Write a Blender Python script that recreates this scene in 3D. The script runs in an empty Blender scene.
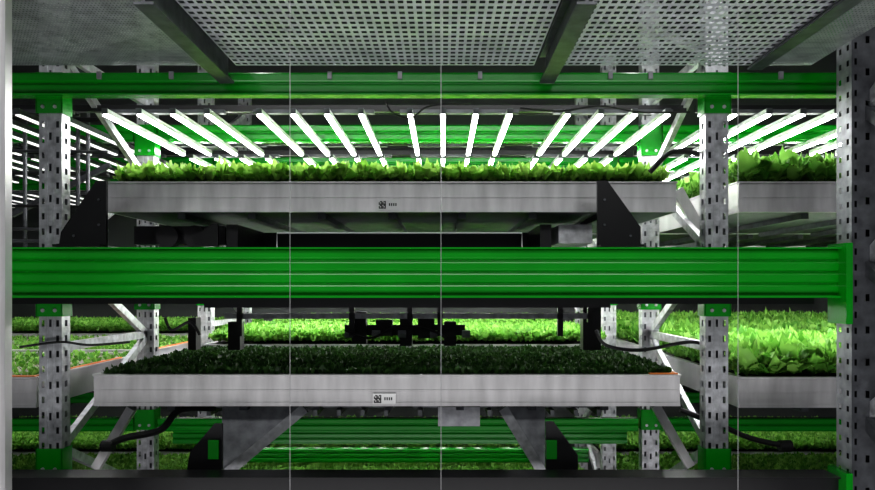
import bpy, math, random
import numpy as np
from mathutils import Vector
random.seed(4); rng=np.random.default_rng(4)
ZC=2.4; F=700.0
LV=0.965
# ---------------------------------------------------------------- materials
def new_mat(name):
    m=bpy.data.materials.new(name); m.use_nodes=True
    return m, m.node_tree, m.node_tree.nodes['Principled BSDF']
def simple(name,col,rough=.5,metal=0,noise=0.0,scale=8,bump=0,stretch=(1,1,1)):
    m,nt,b=new_mat(name)
    b.inputs['Base Color'].default_value=(*col,1); b.inputs['Roughness'].default_value=rough
    b.inputs['Metallic'].default_value=metal
    if noise or bump:
        tc=nt.nodes.new('ShaderNodeTexCoord'); mp=nt.nodes.new('ShaderNodeMapping')
        mp.inputs['Scale'].default_value=stretch
        nz=nt.nodes.new('ShaderNodeTexNoise'); nz.inputs['Scale'].default_value=scale; nz.inputs['Detail'].default_value=5
        nt.links.new(tc.outputs['Object'],mp.inputs[0]); nt.links.new(mp.outputs[0],nz.inputs['Vector'])
        cr=nt.nodes.new('ShaderNodeValToRGB')
        cr.color_ramp.elements[0].position=.3; cr.color_ramp.elements[1].position=.7
        cr.color_ramp.elements[0].color=(*[c*(1-noise) for c in col],1)
        cr.color_ramp.elements[1].color=(*[min(1,c*(1+noise)) for c in col],1)
        nt.links.new(nz.outputs[0],cr.inputs[0]); nt.links.new(cr.outputs[0],b.inputs['Base Color'])
        if bump:
            bp=nt.nodes.new('ShaderNodeBump'); bp.inputs['Strength'].default_value=bump; bp.inputs['Distance'].default_value=.01
            nt.links.new(nz.outputs[0],bp.inputs['Height']); nt.links.new(bp.outputs[0],b.inputs['Normal'])
    return m
GREEN=simple('green_paint',(0.002,0.26,0.010),.22,0,.12,3,.02)
GALV=simple('galvanised_steel',(.50,.51,.53),.4,.6,.3,25,.05)
DGALV=simple('dark_steel',(.10,.105,.115),.45,.5,.3,18,.05)
MGALV=simple('weathered_deck_steel',(.30,.31,.33),.45,.3,.3,18,.05)
ALU=simple('brushed_aluminium',(.68,.67,.675),.32,.55,.2,4,.15,(3,1,.6))
DECK=simple('deck_steel',(.57,.58,.63),.45,.2,.2,6,.05)
BLACK=simple('black_paint',(.006,.006,.007),.35,0,.2,8)
RUB=simple('black_rubber',(.010,.010,.011),.55)
WHITE=simple('white_enamel',(.72,.73,.74),.4,0,.05,4)
CABLE=simple('cable_steel',(.45,.45,.46),.4,.3)
LABEL=simple('label_paper',(.7,.7,.7),.6)
ORANGE=simple('orange_plastic',(.75,.22,.04),.5)
SUB=simple('growing_substrate',(.34,.31,.27),.9,0,.25,60,.3)
SOIL=simple('dark_substrate',(.05,.045,.03),.9,0,.4,60,.3)
CONC=simple('concrete',(.16,.16,.165),.7,0,.25,4,.1)
WALLM=simple('wall_panel',(.05,.055,.055),.6,0,.1,2)
def emis(name,s):
    m,nt,b=new_mat(name)
    b.inputs['Base Color'].default_value=(.9,.9,.9,1)
    b.inputs['Emission Color'].default_value=(1,.985,.985,1); b.inputs['Emission Strength'].default_value=s
    return m
LED=emis('led_diffuser',22); LEDDIM=emis('led_diffuser_dim',.7); LEDOFF=simple('led_diffuser_off',(.5,.5,.5),.4); LEDLOW=emis('led_diffuser_low',8)
def leafmat(name,a,b_,tr=.4):
    m,nt,b=new_mat(name)
    g=nt.nodes.new('ShaderNodeNewGeometry'); cr=nt.nodes.new('ShaderNodeValToRGB')
    cr.color_ramp.elements[0].color=(*a,1); cr.color_ramp.elements[1].color=(*b_,1)
    nt.links.new(g.outputs['Random Per Island'],cr.inputs[0]); nt.links.new(cr.outputs[0],b.inputs['Base Color'])
    b.inputs['Roughness'].default_value=.5
    t=nt.nodes.new('ShaderNodeBsdfTranslucent'); nt.links.new(cr.outputs[0],t.inputs[0])
    mx=nt.nodes.new('ShaderNodeMixShader'); mx.inputs[0].default_value=tr
    nt.links.new(b.outputs[0],mx.inputs[1]); nt.links.new(t.outputs[0],mx.inputs[2])
    nt.links.new(mx.outputs[0],nt.nodes['Material Output'].inputs[0])
    return m
LEAF=leafmat('lettuce_leaf',(.08,.28,.025),(.34,.64,.13))
LEAFL=leafmat('young_lettuce_leaf',(.16,.40,.04),(.48,.76,.18),.5)
LEAFD=leafmat('unlit_greens_leaf',(.012,.045,.008),(.05,.13,.025))  # small greens under switched-off lamps; their unlit look is put into the colour
# ---------------------------------------------------------------- mesh builder
class B:
    def __init__(s): s.v=[]; s.f=[]; s.m=[]; s.mats=[]
    def mi(s,mat):
        if mat not in s.mats: s.mats.append(mat)
        return s.mats.index(mat)
    def add(s,vs,fs,mat):
        o=len(s.v); k=s.mi(mat); s.v+= [tuple(p) for p in vs]
        for f in fs: s.f.append([i+o for i in f]); s.m.append(k)
    def box(s,x0,x1,y0,y1,z0,z1,mat):
        vs=[(x,y,z) for x in(x0,x1) for y in(y0,y1) for z in(z0,z1)]
        s.add(vs,[(0,1,3,2),(4,6,7,5),(0,4,5,1),(2,3,7,6),(0,2,6,4),(1,5,7,3)],mat)
    def extr(s,poly,axis,a,b,mat):
        n=len(poly)
        def P(p,t): return (t,p[0],p[1]) if axis=='x' else (p[0],t,p[1])
        vs=[P(p,a) for p in poly]+[P(p,b) for p in poly]
        fs=[(i,(i+1)%n,n+(i+1)%n,n+i) for i in range(n)]+[tuple(range(n))[::-1],tuple(range(n,2*n))]
        s.add(vs,fs,mat)
    def bar(s,p0,p1,w,h,mat):
        p0=Vector(p0);p1=Vector(p1);d=(p1-p0).normalized()
        up=Vector((0,0,1)) if abs(d.z)<.95 else Vector((0,1,0))
        sx=d.cross(up).normalized();sz=sx.cross(d)
        vs=[]
        for p in(p0,p1):
            for a,b in((-1,-1),(1,-1),(1,1),(-1,1)): vs.append(p+sx*a*w/2+sz*b*h/2)
        s.add(vs,[(0,3,2,1),(4,5,6,7),(0,1,5,4),(1,2,6,5),(2,3,7,6),(3,0,4,7)],mat)
    def tube(s,pts,r,mat,n=8):
        pts=[Vector(p) for p in pts]; vs=[];fs=[]
        for i,p in enumerate(pts):
            d=(pts[min(i+1,len(pts)-1)]-pts[max(i-1,0)]).normalized()
            up=Vector((0,0,1)) if abs(d.z)<.9 else Vector((0,1,0))
            a=d.cross(up).normalized();b=a.cross(d)
            for k in range(n):
                t=2*math.pi*k/n; vs.append(p+a*math.cos(t)*r+b*math.sin(t)*r)
        for i in range(len(pts)-1):
            for k in range(n): fs.append((i*n+k,i*n+(k+1)%n,(i+1)*n+(k+1)%n,(i+1)*n+k))
        fs.append(tuple(range(n))[::-1]); fs.append(tuple(range((len(pts)-1)*n,len(pts)*n)))
        s.add(vs,fs,mat)
    def perf(s,o,u,v,lu,lv,nu,nv,hu,hv,mat,stag=False):
        o=Vector(o);u=Vector(u);v=Vector(v);cu=lu/nu;cv=lv/nv
        for j in range(nv):
            off=(cu*.5 if (stag and j%2) else 0)
            for i in range(nu):
                a=o+u*(i*cu+off)+v*(j*cv)
                mu=cu*(1-hu)/2; mv=cv*(1-hv)/2
                q=[a,a+u*cu,a+u*cu+v*cv,a+v*cv, a+u*mu+v*mv,a+u*(cu-mu)+v*mv,a+u*(cu-mu)+v*(cv-mv),a+u*mu+v*(cv-mv)]
                s.add(q,[(0,1,5,4),(1,2,6,5),(2,3,7,6),(3,0,4,7)],mat)
    def make(s,name,loc=(0,0,0),smooth=False,parent=None):
        me=bpy.data.meshes.new(name); me.from_pydata(s.v,[],s.f)
        for m in s.mats: me.materials.append(m)
        me.polygons.foreach_set('material_index',s.m)
        if smooth: me.polygons.foreach_set('use_smooth',[True]*len(s.f))
        me.update(); return place(name,me,loc,parent)
def place(name,me,loc,parent=None):
    ob=bpy.data.objects.new(name,me); bpy.context.collection.objects.link(ob); ob.location=loc
    if parent: ob.parent=parent
    return ob
def Z(z): return z+ZC
def bez(ps,n=14):
    ps=[Vector(p) for p in ps]; out=[]
    for i in range(len(ps)-1):
        p0=ps[max(i-1,0)];p1=ps[i];p2=ps[i+1];p3=ps[min(i+2,len(ps)-1)]
        for k in range(n):
            t=k/n; out.append(.5*((2*p1)+(p2-p0)*t+(2*p0-5*p1+4*p2-p3)*t*t+(3*p1-p0-3*p2+p3)*t**3))
    out.append(ps[-1]); return out
# ---------------------------------------------------------------- room
b=B(); b.box(-9,9,-3,9,-.1,0,CONC); b.make('floor')
b=B(); b.box(-9,9,8.6,8.8,0,6,WALLM); b.make('wall_back')
b=B(); b.box(-9.2,-9,-3,8.8,0,6,WALLM); b.make('wall_left')
b=B(); b.box(9,9.2,-3,8.8,0,6,WALLM); b.make('wall_right')
b=B(); b.box(-9.2,9.2,-3,8.8,6,6.1,WALLM); b.make('ceiling')
# ---------------------------------------------------------------- upright frames
UPX=[-5.22,-1.935,1.35,4.635]; UD=[3.5,4.6,5.73,6.85]
def upright_mesh():
    b=B(); W=.112; D=.08; H=Z(1.9)
    nz=int(H/.075)
    b.perf((-W/2,0,0),(1,0,0),(0,0,1),W*.36,H,1,nz,.34,.42,GALV)
    b.perf((-W/2+W*.36,0,0),(1,0,0),(0,0,1),W*.28,H,1,nz//2,.36,.24,GALV)
    b.perf((W/2-W*.36,0,0),(1,0,0),(0,0,1),W*.36,H,1,nz,.34,.42,GALV)
    for x in(-W/2+W*.36,W/2-W*.36): b.box(x-.002,x+.002,-.003,0,0,H,GALV)
    for sx in(-1,1):
        b.perf((sx*W/2,0,0),(0,1,0),(0,0,1),D,H,1,nz,.3,.4,GALV)
        b.box(min(sx*W/2,sx*W/2-sx*.035),max(sx*W/2,sx*W/2-sx*.035),D-.003,D,0,H,GALV)
    b.box(-.04,.04,.05,.053,0,H,DGALV)
    b.box(-.09,.09,-.03,D+.03,0,.012,GALV)
    return b.make('rack_upright')
u0=upright_mesh(); ume=u0.data; bpy.data.objects.remove(u0)
for x in UPX:
    fr=bpy.data.objects.new('rack_upright_frame',None); bpy.context.collection.objects.link(fr); fr.location=(x,0,0)
    for k,d in enumerate(UD): place('post_%d'%(k+1),ume,(0,d-.05,0),fr)
    b=B()
    for k in(0,2):
        d0,d1=UD[k]+.06,UD[k+1]-.04
        z=Z(-2.3);s=0
        while z<Z(1.7):
            a,c=(d0,d1) if s%2==1 else (d1,d0)
            b.bar((0,a,z),(0,c,z+.48),.03,.045,GALV)
            z+=.5;s+=1
        for z in(Z(-2.3),Z(-.3),Z(.22),Z(1.2)):
            b.bar((0,d0,z),(0,d1,z),.03,.045,GALV)
    b.make('bracing',(0,0,0),parent=fr)
    b=B()
    for d in UD:
        for zt,ln in ((1.06,.2),(.16,.3),(-.79,.13)):
            zz=Z(zt)
            b.box(-.063,.063,d-.062,d-.052,zz-ln,zz,GREEN)
            b.box(-.066,-.060,d-.062,d+.03,zz-ln,zz,GREEN)
            b.box(.060,.066,d-.062,d+.03,zz-ln,zz,GREEN)
            for hx in(-.03,.03): b.tube([(hx,d-.068,zz-ln+.03),(hx,d-.06,zz-ln+.03)],.009,GALV,8)
    b.make('beam_connectors',(0,0,0),parent=fr)
# ---------------------------------------------------------------- beams
def ribprof(y0,y1,z0,z1,n,depth=.012):
    h=(z1-z0)/n; pts=[(y1,z0),(y1,z1)]
    for i in range(n):
        zt=z1-i*h
        pts+=[(y0+depth*.6,zt),(y0+depth*.15,zt-h*.10),(y0,zt-h*.2),(y0,zt-h*.70),(y0+depth*.3,zt-h*.80),(y0+depth,zt-h*.9),(y0+depth,zt-h*.97)]
    pts+=[(y0+depth,z0)]
    return pts
def beam(x0,x1,d,z0,z1,n,mat,th=.08,depth=.012):
    b=B(); b.extr(ribprof(d,d+th,Z(z0),Z(z1),n,depth),'x',x0,x1,mat); return b
b=beam(-2.25,1.78,3.15,-.035,.175,4,GREEN,.1,.012)
b.box(-2.25,1.78,3.125,3.26,Z(.175),Z(.182),GREEN); b.box(-2.25,1.78,3.13,3.26,Z(-.044),Z(-.035),GREEN)
b.make('rack_beam')
b=beam(-2.4,2.2,3.39,.935,1.045,2,GREEN,.05,.012); b.box(-2.4,2.2,3.375,3.44,Z(.932),Z(.94),GREEN)
for px in (100,172,330,400,480,610,650,780):
    x=(px-443)*3.39/F; b.box(x-.010,x+.010,3.375,3.388,Z(1.01),Z(1.045),MGALV)
b.make('rack_beam')
b=B(); b.box(-2.25,1.78,3.15,3.27,Z(-1.08),Z(-.855),BLACK)
b.box(-2.25,1.78,3.13,3.27,Z(-.855),Z(-.848),BLACK);b.box(-2.25,1.78,3.142,3.15,Z(-.95),Z(-.93),BLACK); b.make('lower_rack_beam')
b=B(); b.box(-2.2,1.75,3.30,3.38,Z(-.075),Z(.165),BLACK); b.make('conveyor_rail')
for d in UD[1:]:
    for zt in(1.062,.185,-.85):
        for k in range(3):
            b=beam(UPX[k]+.08,UPX[k+1]-.08,d-.05,zt-(.11 if zt>-.5 else .085),zt,2,GREEN,.06)
            b.make('rack_beam')
for d,z0,z1 in((4.75,-1.06,-.95),(6.0,-1.5,-1.38)):
    b=beam(UPX[1]+.1,UPX[2]-.1,d,z0,z1,3,GREEN,.06); b.make('rack_beam')
# ---------------------------------------------------------------- trays
TW=2.93; TD=1.4
def tray_mesh(w,dp,sub,h=.155,orange=False):
    b=B(); t=.012
    def wall(y,sg):
        pr=[(y,-h),(y,-.012),(y-sg*.008,-.006),(y-sg*.008,.002),(y+sg*.03,.002),(y+sg*.03,-.006),(y+sg*t,-.012),(y+sg*t,-h)]
        b.extr(pr,'x',0,w,ALU)
    wall(0,1); wall(dp,-1)
    b.box(0,w,-.006,0,-h,-h+.018,ALU)
    b.box(0,w,-.004,0,-h*.52,-h*.52+.006,ALU)
    for x0,x1 in((0,t),(w-t,w)): b.box(x0,x1,t,dp-t,-h,.002,ALU)
    for x0,x1 in((-.008,.03),(w-.03,w+.008)): b.box(x0,x1,0,dp,-.004,.003,ALU)
    b.box(t,w-t,t,dp-t,-h,-h+.01,DGALV)
    b.box(t,w-t,t,dp-t,-h+.012,-.02,sub)
    for i in range(1,8): b.box(w*i/8-.02,w*i/8+.02,.05,dp-.05,-h-.03,-h,DGALV)
    lx=w*.476
    b.box(lx,lx+.115,-.010,-.006,-.145,-.092,LABEL)
    for i in range(6):
        for j in range(6):
            if (i*3+j*5+i*j*2)%3!=1: b.box(lx+.006+i*.0062,lx+.0115+i*.0062,-.0115,-.010,-.138+j*.0066,-.132+j*.0066,BLACK)
    for j in range(4): b.box(lx+.058+j*.011,lx+.064+j*.011,-.0115,-.010,-.124,-.110,BLACK)
    if orange:
        b.box(w-.15,w-.01,.0,.028,.003,.009,ORANGE); b.box(w-.028,w-.01,.03,dp*.7,.003,.009,ORANGE)
    ob=b.make('growing_tray'); me=ob.data; bpy.data.objects.remove(ob); return me
TRAY=tray_mesh(TW,TD,SOIL); TRAYO=tray_mesh(TW,TD,SOIL,.155,True); TRAYS=tray_mesh(TW,TD,SUB,.155,True)
def crop_mesh(w,dp,sp,L,nl,mat,ht=1.0,ruf=.25,zero=-.02):
    nx=int(w/sp); ny=int(dp/sp)
    gx,gy=np.meshgrid(np.arange(nx),np.arange(ny)); gx=gx.ravel();gy=gy.ravel()
    px=.03+(gx+.5)/nx*(w-.06)+rng.normal(0,sp*.15,gx.size); py=.03+(gy+.5)/ny*(dp-.06)+rng.normal(0,sp*.15,gx.size)
    N=gx.size*nl
    px=np.repeat(px,nl);py=np.repeat(py,nl); sc=np.repeat(rng.uniform(.85,1.15,gx.size),nl)
    az=rng.uniform(0,2*np.pi,N); tilt=rng.uniform(.15,1.15,N)
    Ln=L*sc*rng.uniform(.7,1.15,N)*np.where(tilt>.8,.85,1)
    wd=Ln*rng.uniform(.24,.36,N)
    T=[0,.35,.7,1.0]; WP=[.15,.8,1.0,.35]
    V=np.zeros((N,4,3,3))
    dx,dy=np.cos(az),np.sin(az)
    r=np.zeros(N);z=np.full(N,zero)
    prev=0
    for i,t in enumerate(T):
        if i:
            a=tilt*(.5+.9*t); r=r+np.sin(a)*Ln*(t-prev); z=z+np.cos(a)*Ln*(t-prev)*ht
        prev=t
        for j,s in enumerate((-1,0,1)):
            ww=wd*WP[i]*s
            V[:,i,j,0]=px+dx*r-dy*ww; V[:,i,j,1]=py+dy*r+dx*ww
            V[:,i,j,2]=z+abs(s)*wd*.3+rng.normal(0,1,N)*wd*ruf*(i>0)
    V[...,0]=np.clip(V[...,0],.0,w); V[...,1]=np.clip(V[...,1],-.01,dp)
    base=(np.arange(N)*12)[:,None,None]
    q=[]
    for i in range(3):
        for j in range(2): q.append([i*3+j,i*3+j+1,(i+1)*3+j+1,(i+1)*3+j])
    Fc=(base+np.array(q)[None]).reshape(-1,4)
    me=bpy.data.meshes.new('lettuce'); me.vertices.add(N*12); me.vertices.foreach_set('co',V.reshape(-1))
    nf=len(Fc); me.loops.add(nf*4); me.loops.foreach_set('vertex_index',Fc.reshape(-1).astype(np.int32))
    me.polygons.add(nf); me.polygons.foreach_set('loop_start',np.arange(0,nf*4,4,dtype=np.int32)); me.polygons.foreach_set('loop_total',np.full(nf,4,dtype=np.int32))
    me.update(calc_edges=True); me.validate(); me.materials.append(mat)
    me.polygons.foreach_set('use_smooth',[True]*nf)
    return me
C_TOP=crop_mesh(TW,TD,.048,.080,11,LEAFL,zero=.014,ruf=.35)
C_MED=crop_mesh(TW,TD,.043,.078,13,LEAF,zero=.016,ruf=.35)
C_BIG=crop_mesh(TW,TD,.085,.138,28,LEAF,1.0,.4,zero=.0)
C_DARK=crop_mesh(TW,TD,.034,.042,8,LEAFD,zero=-.01)
C_SEED=crop_mesh(TW,TD,.075,.04,6,LEAF)
def tray(x,d,zt,me=TRAY,crop=None,cname='lettuce_crop'):
    ob=place('growing_tray',me,(x,d,Z(zt)))
    if crop: place(cname,crop,(0,0,0),ob)
    return ob
XC=-1.73; XR=1.52; XL=-2.09-TW
tray(XC,3.6,.545,TRAY,C_TOP)
tray(-1.745,3.5,-.435,TRAYO,C_DARK,'unlit_greens_crop')
tray(XR,3.6,.545,TRAY,C_BIG); tray(XR,3.6,-.46,TRAY,C_BIG)
tray(XL,3.6,-.46,TRAYS,C_SEED)
for d in(5.08,6.9):
    tray(XC,d,.545,TRAY,C_MED); tray(XC,d,-.41,TRAY,C_MED)
    tray(XR,d,.545,TRAY,C_MED); tray(XR,d,-.45,TRAY,C_BIG)
    tray(XL,d,-.45,TRAYS,C_SEED if d<6 else C_MED)
    for x in(XL,XC,XR): tray(x,d,-1.62,TRAY,C_MED)
# ---------------------------------------------------------------- grow lights
PXS=((105,139,173,207),(259,293,327,361),(410,443,476,510),(568,601,635,668))
GR=tuple(tuple((p-105)/187.2 for p in g) for g in PXS)
def light_mesh(mat,groups=GR,L=1.14,hous=WHITE,skirt=False):
    b=B()
    for g in groups:
        for x in g:
            b.box(x-.014,x+.014,0,L,.0,.028,hous); b.box(x-.012,x+.012,.002,L-.01,-.009,0,mat)
            b.box(x-.015,x+.015,-.008,.0,-.014 if skirt else -.002,.03,DGALV)
            if skirt:
                for q in(-.016,.013): b.box(x+q,x+q+.003,0,L,-.014,.028,BLACK)
        xa,xb=g[0]-.06,g[-1]+.06
        for y in(.12,L-.12): b.box(xa,xb,y-.02,y+.02,.030,.05,DGALV)
    X=groups[-1][-1]
    for y in(.12,L-.12):
        b.box(-.15,X+.15,y+.025,y+.06,.05,.085,BLACK)
    b.tube(bez([(0,.3,.07),(X*.25,.35,.09),(X*.5,.25,.065),(X*.75,.36,.09),(X,.3,.07)]),.006,RUB,6)
    ob=b.make('l'); me=ob.data; bpy.data.objects.remove(ob); return me
LM=light_mesh(LED); LD=light_mesh(LEDDIM,hous=DGALV); LO=light_mesh(LEDOFF,hous=DGALV); LW=light_mesh(LEDLOW,hous=BLACK,skirt=True)
lx=(105-443)*3.74/F
def lamps(x,d,z,me): place('grow_light_array',me,(x,d,Z(z)))
lamps(lx,3.74,.93,LM); lamps(lx,3.74,-.06,LO)
lamps(1.56,3.74,.93,LM); lamps(1.56,3.74,-.04,LM)
lamps(lx-3.3,3.74,.93,LD); lamps(lx-3.3,3.74,-.04,LW)
for d in(5.02,6.9):
    for x in(lx-3.3,lx,1.56):
        lamps(x,d,.93,LD if x<-3 else LM); lamps(x,d,-.04,LM if x==lx else LW)
        if d>6: lamps(x,d,-1.15,LW)
lamps(lx,5.4,-.97,LW)
# ---------------------------------------------------------------- ceiling deck
b=B(); z=Z(1.075)
b.perf((-1.0,2.45,z),(1,0,0),(0,1,0),1.44,.93,42,18,.62,.46,DECK)
b.perf((.56,2.45,z),(1,0,0),(0,1,0),.92,.93,27,18,.62,.46,DECK)
b.perf((-2.2,2.45,z),(1,0,0),(0,1,0),1.12,.93,80,46,.3,.3,MGALV)
b.perf((1.54,2.45,z),(1,0,0),(0,1,0),.235,.93,16,46,.3,.3,MGALV)
b.make('perforated_walkway_deck')
for x in(-1.04,.5,1.5):
    b=B(); w=.035
    h0=.985 if x in(-1.04,.5) else 1.05
    b.box(x-w,x+w,2.43,3.37,Z(h0),Z(h0+.01),DGALV); b.box(x-.006,x+.006,2.43,3.37,Z(h0+.01),Z(1.11),DGALV); b.box(x-w,x+w,2.43,3.37,Z(1.11),Z(1.12),DGALV)
    b.make('deck_joist')
b=B(); 
for x in(-1.1,1.15): 
    b.tube([(x,2.9,Z(1.9)),(x,3.9,Z(1.9))],.015,LED,8); b.box(x-.03,x+.03,2.9,3.9,Z(1.915),Z(1.95),WHITE)
b.make('ceiling_tube_light')
# ---------------------------------------------------------------- brackets
def plate(name,pts,y,th,mat,holes=()):
    b=B(); b.extr(pts,'y',y,y+th,mat)
    xs=[p[0] for p in pts]; zs=[p[1] for p in pts]
    b.box(min(xs),max(xs),y-.06,y+th,min(zs)-.012,min(zs),mat)
    for hx,hz in holes: b.tube([(hx,y-.006,hz),(hx,y+.0,hz)],.006,DGALV,8)
    b.make(name)
s=3.42/F
def Q(px,py,sc=s): return ((px-443)*sc,Z((288-py)*sc))
plate('tray_bracket',[Q(60,245),Q(62,232),Q(97,181),Q(107,181),Q(107,245)],3.41,.02,BLACK,[Q(100,200),Q(100,225),Q(75,236)])
plate('tray_bracket',[Q(597,245),Q(597,181),Q(607,181),Q(640,227),Q(640,245)],3.41,.02,BLACK,[Q(604,200),Q(604,225),Q(630,236)])
s2=3.35/F
plate('tray_bracket',[Q(187,470,s2),Q(190,452,s2),Q(214,424,s2),Q(222,424,s2),Q(222,470,s2)],3.35,.02,BLACK)
plate('tray_bracket',[Q(546,470,s2),Q(546,422,s2),Q(554,422,s2),Q(578,455,s2),Q(578,470,s2)],3.35,.02,BLACK)
b=B(); 
for x in(209,546):
    q=Q(x,448,s2); b.box(q[0],q[0]+.05,3.335,3.345,q[1]-.05,q[1]+.04,GREEN)
b.make('adjustment_block')
b=B()
b.box(-1.16,-1.10,3.75,4.5,Z(.2),Z(.34),BLACK); b.box(.52,.58,3.75,4.5,Z(.2),Z(.34),BLACK)
b.box(-1.2,.62,4.3,4.36,Z(.18),Z(.34),BLACK); b.box(.62,.8,3.75,4.4,Z(.24),Z(.34),GALV)
b.box(-1.7,-1.2,3.85,3.95,Z(.24),Z(.34),BLACK)
for x in(-1.5,-1.35): b.tube([(x,3.8,Z(.28)),(x,3.86,Z(.28))],.06,RUB,20)
b.extr([(-1.32,Z(.22)),(-1.32,Z(.27)),(-1.22,Z(.34)),(-1.19,Z(.34)),(-1.19,Z(.22))],'y',3.7,3.72,BLACK)
b.make('shuttle_undercarriage')
b=B(); x0=(277-443)*3.65/F; x1=(522-443)*3.65/F
b.tube([(x0,3.65,Z(.2)),(x0,3.65,Z(.287)),(x1,3.65,Z(.287)),(x1,3.65,Z(.2))],.0045,WHITE,6); b.make('guide_wire_frame')
b=B()
def PX(px,py,d): return ((px-443)*d/F,d,Z((288-py)*d/F))
b.extr([(PX(p[0],0,3.6)[0],PX(0,p[1],3.6)[2]) for p in((222,406),(302,406),(232,470),(222,470))],'y',3.6,3.606,MGALV)
b.extr([(PX(p[0],0,3.6)[0],PX(0,p[1],3.6)[2]) for p in((503,406),(545,406),(545,470),(540,470))],'y',3.6,3.606,MGALV)
b.bar(PX(305,408,3.58),PX(210,487,3.58),.03,.05,GALV); b.bar(PX(503,408,3.58),PX(553,490,3.58),.03,.05,GALV)
b.bar(PX(132,408,3.7),PX(96,468,3.7),.04,.045,ALU); b.bar(PX(655,405,3.7),PX(690,466,3.7),.04,.045,ALU)
b.box(PX(438,0,4)[0],PX(480,0,4)[0],4.0,4.2,Z(-.79),Z(-.68),MGALV)
b.make('tray_support_frame')
b=B()
b.bar(PX(677,190,3.9),PX(705,240,3.9),.035,.06,ALU); b.make('support_strut')
b=B()
b.bar(PX(225,316,3.95),PX(587,316,3.95),.03,.03,GALV); b.bar(PX(205,303,3.8),PX(610,303,3.8),.03,.05,BLACK)
for px in(240,352,410,440,560,590): b.bar(PX(px,300,3.93),PX(px,322 if px%4 else 336,3.93),.03,.03,BLACK)
for x0,x1,y0,y1 in((352,366,312,344),(376,392,320,336),(400,412,318,346),(418,434,314,338),(444,456,322,346),(188,196,318,350),(228,240,322,350),(583,601,306,350)):
    b.box(PX(x0,0,4)[0],PX(x1,0,4)[0],4.0,4.08,Z((288-y1)*4/F),Z((288-y0)*4/F),BLACK if x0%2 else RUB)
b.bar(PX(345,330,4.05),PX(465,330,4.05),.03,.06,RUB)
for px in(345,372,398,430,462): b.tube([PX(px,334,3.98),PX(px+8,334,3.98)],.022,MGALV,10)
b.make('light_height_actuator')
b=B()
for pts,d,r in(([(596,330),(606,345),(640,350),(690,342),(712,348)],3.65,.009),
               ([(345,330),(370,338),(400,326),(430,330),(446,338)],3.85,.007),
               ([(20,347),(60,342),(90,345),(130,342)],3.43,.006),
               ([(105,447),(125,438),(160,430),(180,410),(215,408)],3.65,.018),
               ([(680,410),(720,425),(750,438),(785,446)],3.6,.014),
               ([(520,108),(560,111),(600,106),(640,112),(690,112)],3.7,.005),
               ([(385,100),(392,112),(410,118),(430,106),(470,103)],3.7,.005),
               ([(165,318),(172,330),(190,322),(200,335)],3.7,.008),
               ([(650,172),(672,152),(700,154)],3.57,.013)):
    b.tube(bez([PX(p[0],p[1],d) for p in pts]),r,RUB,8)
for px,py,d in((108,446,3.65),(785,446,3.6)):
    p=Vector(PX(px,py,d)); b.tube([p-Vector((.03,0,0)),p+Vector((.03,0,0))],.03,RUB,12)
b.make('irrigation_hose',smooth=False)
b=B()
for py in(118,150,172,192,205,228,240):
    d=3.9+((py*7)%5)*.25; b.tube([PX(-60,py,d),PX(108,py+2,d)],.009+.006*((py//3)%2),[DGALV,RUB,GALV][py%3],8)
for px in(25,78,88): b.tube([PX(px,110,4.2),PX(px,250,4.2)],.012,DGALV,8)
b.bar(PX(12,215,4.3),PX(110,165,4.3),.03,.03,DGALV)
b.make('water_pipe_rack')
# ---------------------------------------------------------------- near right frame
fr=bpy.data.objects.new('rack_upright_frame',None); bpy.context.collection.objects.link(fr)
b=B(); x0=1.81; x1=1.915; H=Z(1.6)
nz=int(H/.07)
b.perf((x0,3.1,0),(1,0,0),(0,0,1),.035,H,1,nz,.3,.4,DGALV); b.perf((x0+.035,3.1,0),(1,0,0),(0,0,1),.07,H,1,nz//2,.25,.22,DGALV)
b.perf((x0,3.1,0),(0,1,0),(0,0,1),.12,H,2,nz,.3,.35,MGALV); b.box(x1,x1+.006,3.1,3.22,0,H,DGALV); b.box(x0+.01,x1,3.18,3.185,0,H,BLACK)
b.make('post',parent=fr)
b=B()
for z in(1.15,.46,-.23,-.92,-1.6):
    b.bar((x1-.01,3.12,Z(z-.32)),(x1-.01,2.1,Z(z+.35)),.03,.06,GALV)
    b.bar((x1-.03,3.12,Z(z-.36)),(x1-.03,2.1,Z(z-1.02)),.03,.05,DGALV)
b.make('bracing',parent=fr)
b=B()
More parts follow.
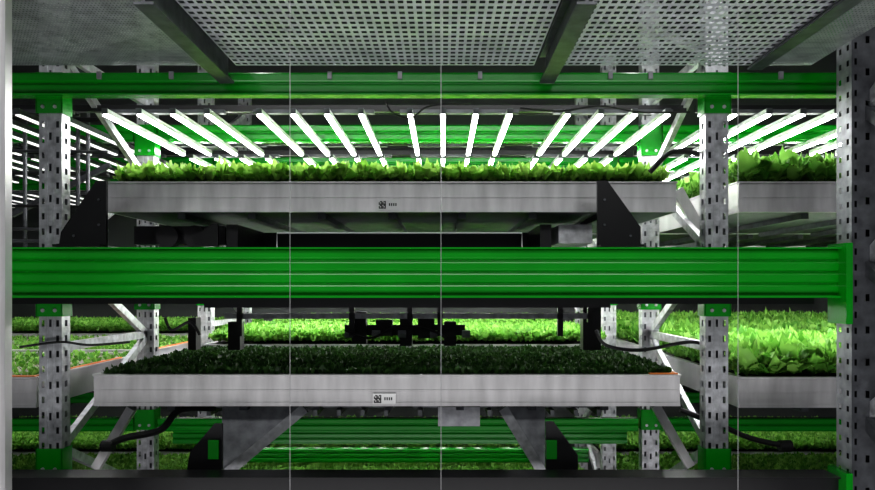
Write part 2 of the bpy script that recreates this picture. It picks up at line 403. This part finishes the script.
for za,zb in((.2,-.16),(1.35,1.16),(-.82,-1.15)): b.box(x0-.03,x0-.001,3.09,3.24,Z(zb),Z(za),GREEN)
b.make('beam_connectors',parent=fr)
b=B(); b.box(-1.72,-1.59,2.5,2.56,0,Z(1.4),WHITE); b.box(-1.59,-1.57,2.51,2.55,0,Z(1.4),ALU); b.make('door_frame')
for px in(290,441,738):
    x=(px-443)*2.4/F; b=B(); b.tube([(x,2.4,0.0),(x,2.4,Z(1.4))],.0012,CABLE,6); b.box(x-.02,x+.02,2.38,2.42,0,.02,GALV); b.make('guide_cable')
# ---------------------------------------------------------------- light / camera
def area(name,loc,tgt,sx,sy,e,col=(1,1,1)):
    l=bpy.data.lights.new(name,'AREA'); l.shape='RECTANGLE'; l.size=sx; l.size_y=sy; l.energy=e; l.color=col
    o=bpy.data.objects.new(name,l); o.location=loc; o.rotation_euler=(Vector(tgt)-Vector(loc)).to_track_quat('-Z','Y').to_euler(); bpy.context.collection.objects.link(o)
area('corridor_ceiling_light',(0,.2,Z(2.2)),(0,3.3,Z(0)),5,.4,46)
area('deck_fill_light',(0,1.2,Z(-2.2)),(0,2.9,Z(1.4)),5,.6,54,(1,.98,1))  # added fill near the floor, aimed up to brighten the deck; no real fixture
w=bpy.data.worlds.new('world'); bpy.context.scene.world=w; w.use_nodes=True
w.node_tree.nodes['Background'].inputs[0].default_value=(.85,.87,.92,1); w.node_tree.nodes['Background'].inputs[1].default_value=.12
cam=bpy.data.cameras.new('camera'); co=bpy.data.objects.new('camera',cam); bpy.context.collection.objects.link(co)
co.location=(0,0,ZC); co.rotation_euler=(math.radians(90),0,0)
cam.sensor_width=36; cam.lens=F/875*36; cam.shift_y=(288-245)/875; cam.shift_x=-(443-437.5)/875; cam.clip_start=.05
bpy.context.scene.camera=co
bpy.context.scene.view_settings.view_transform='Standard'
try: bpy.context.scene.view_settings.look='Medium High Contrast'
except Exception: bpy.context.scene.view_settings.look='None'
bpy.context.scene.view_settings.exposure=0.42
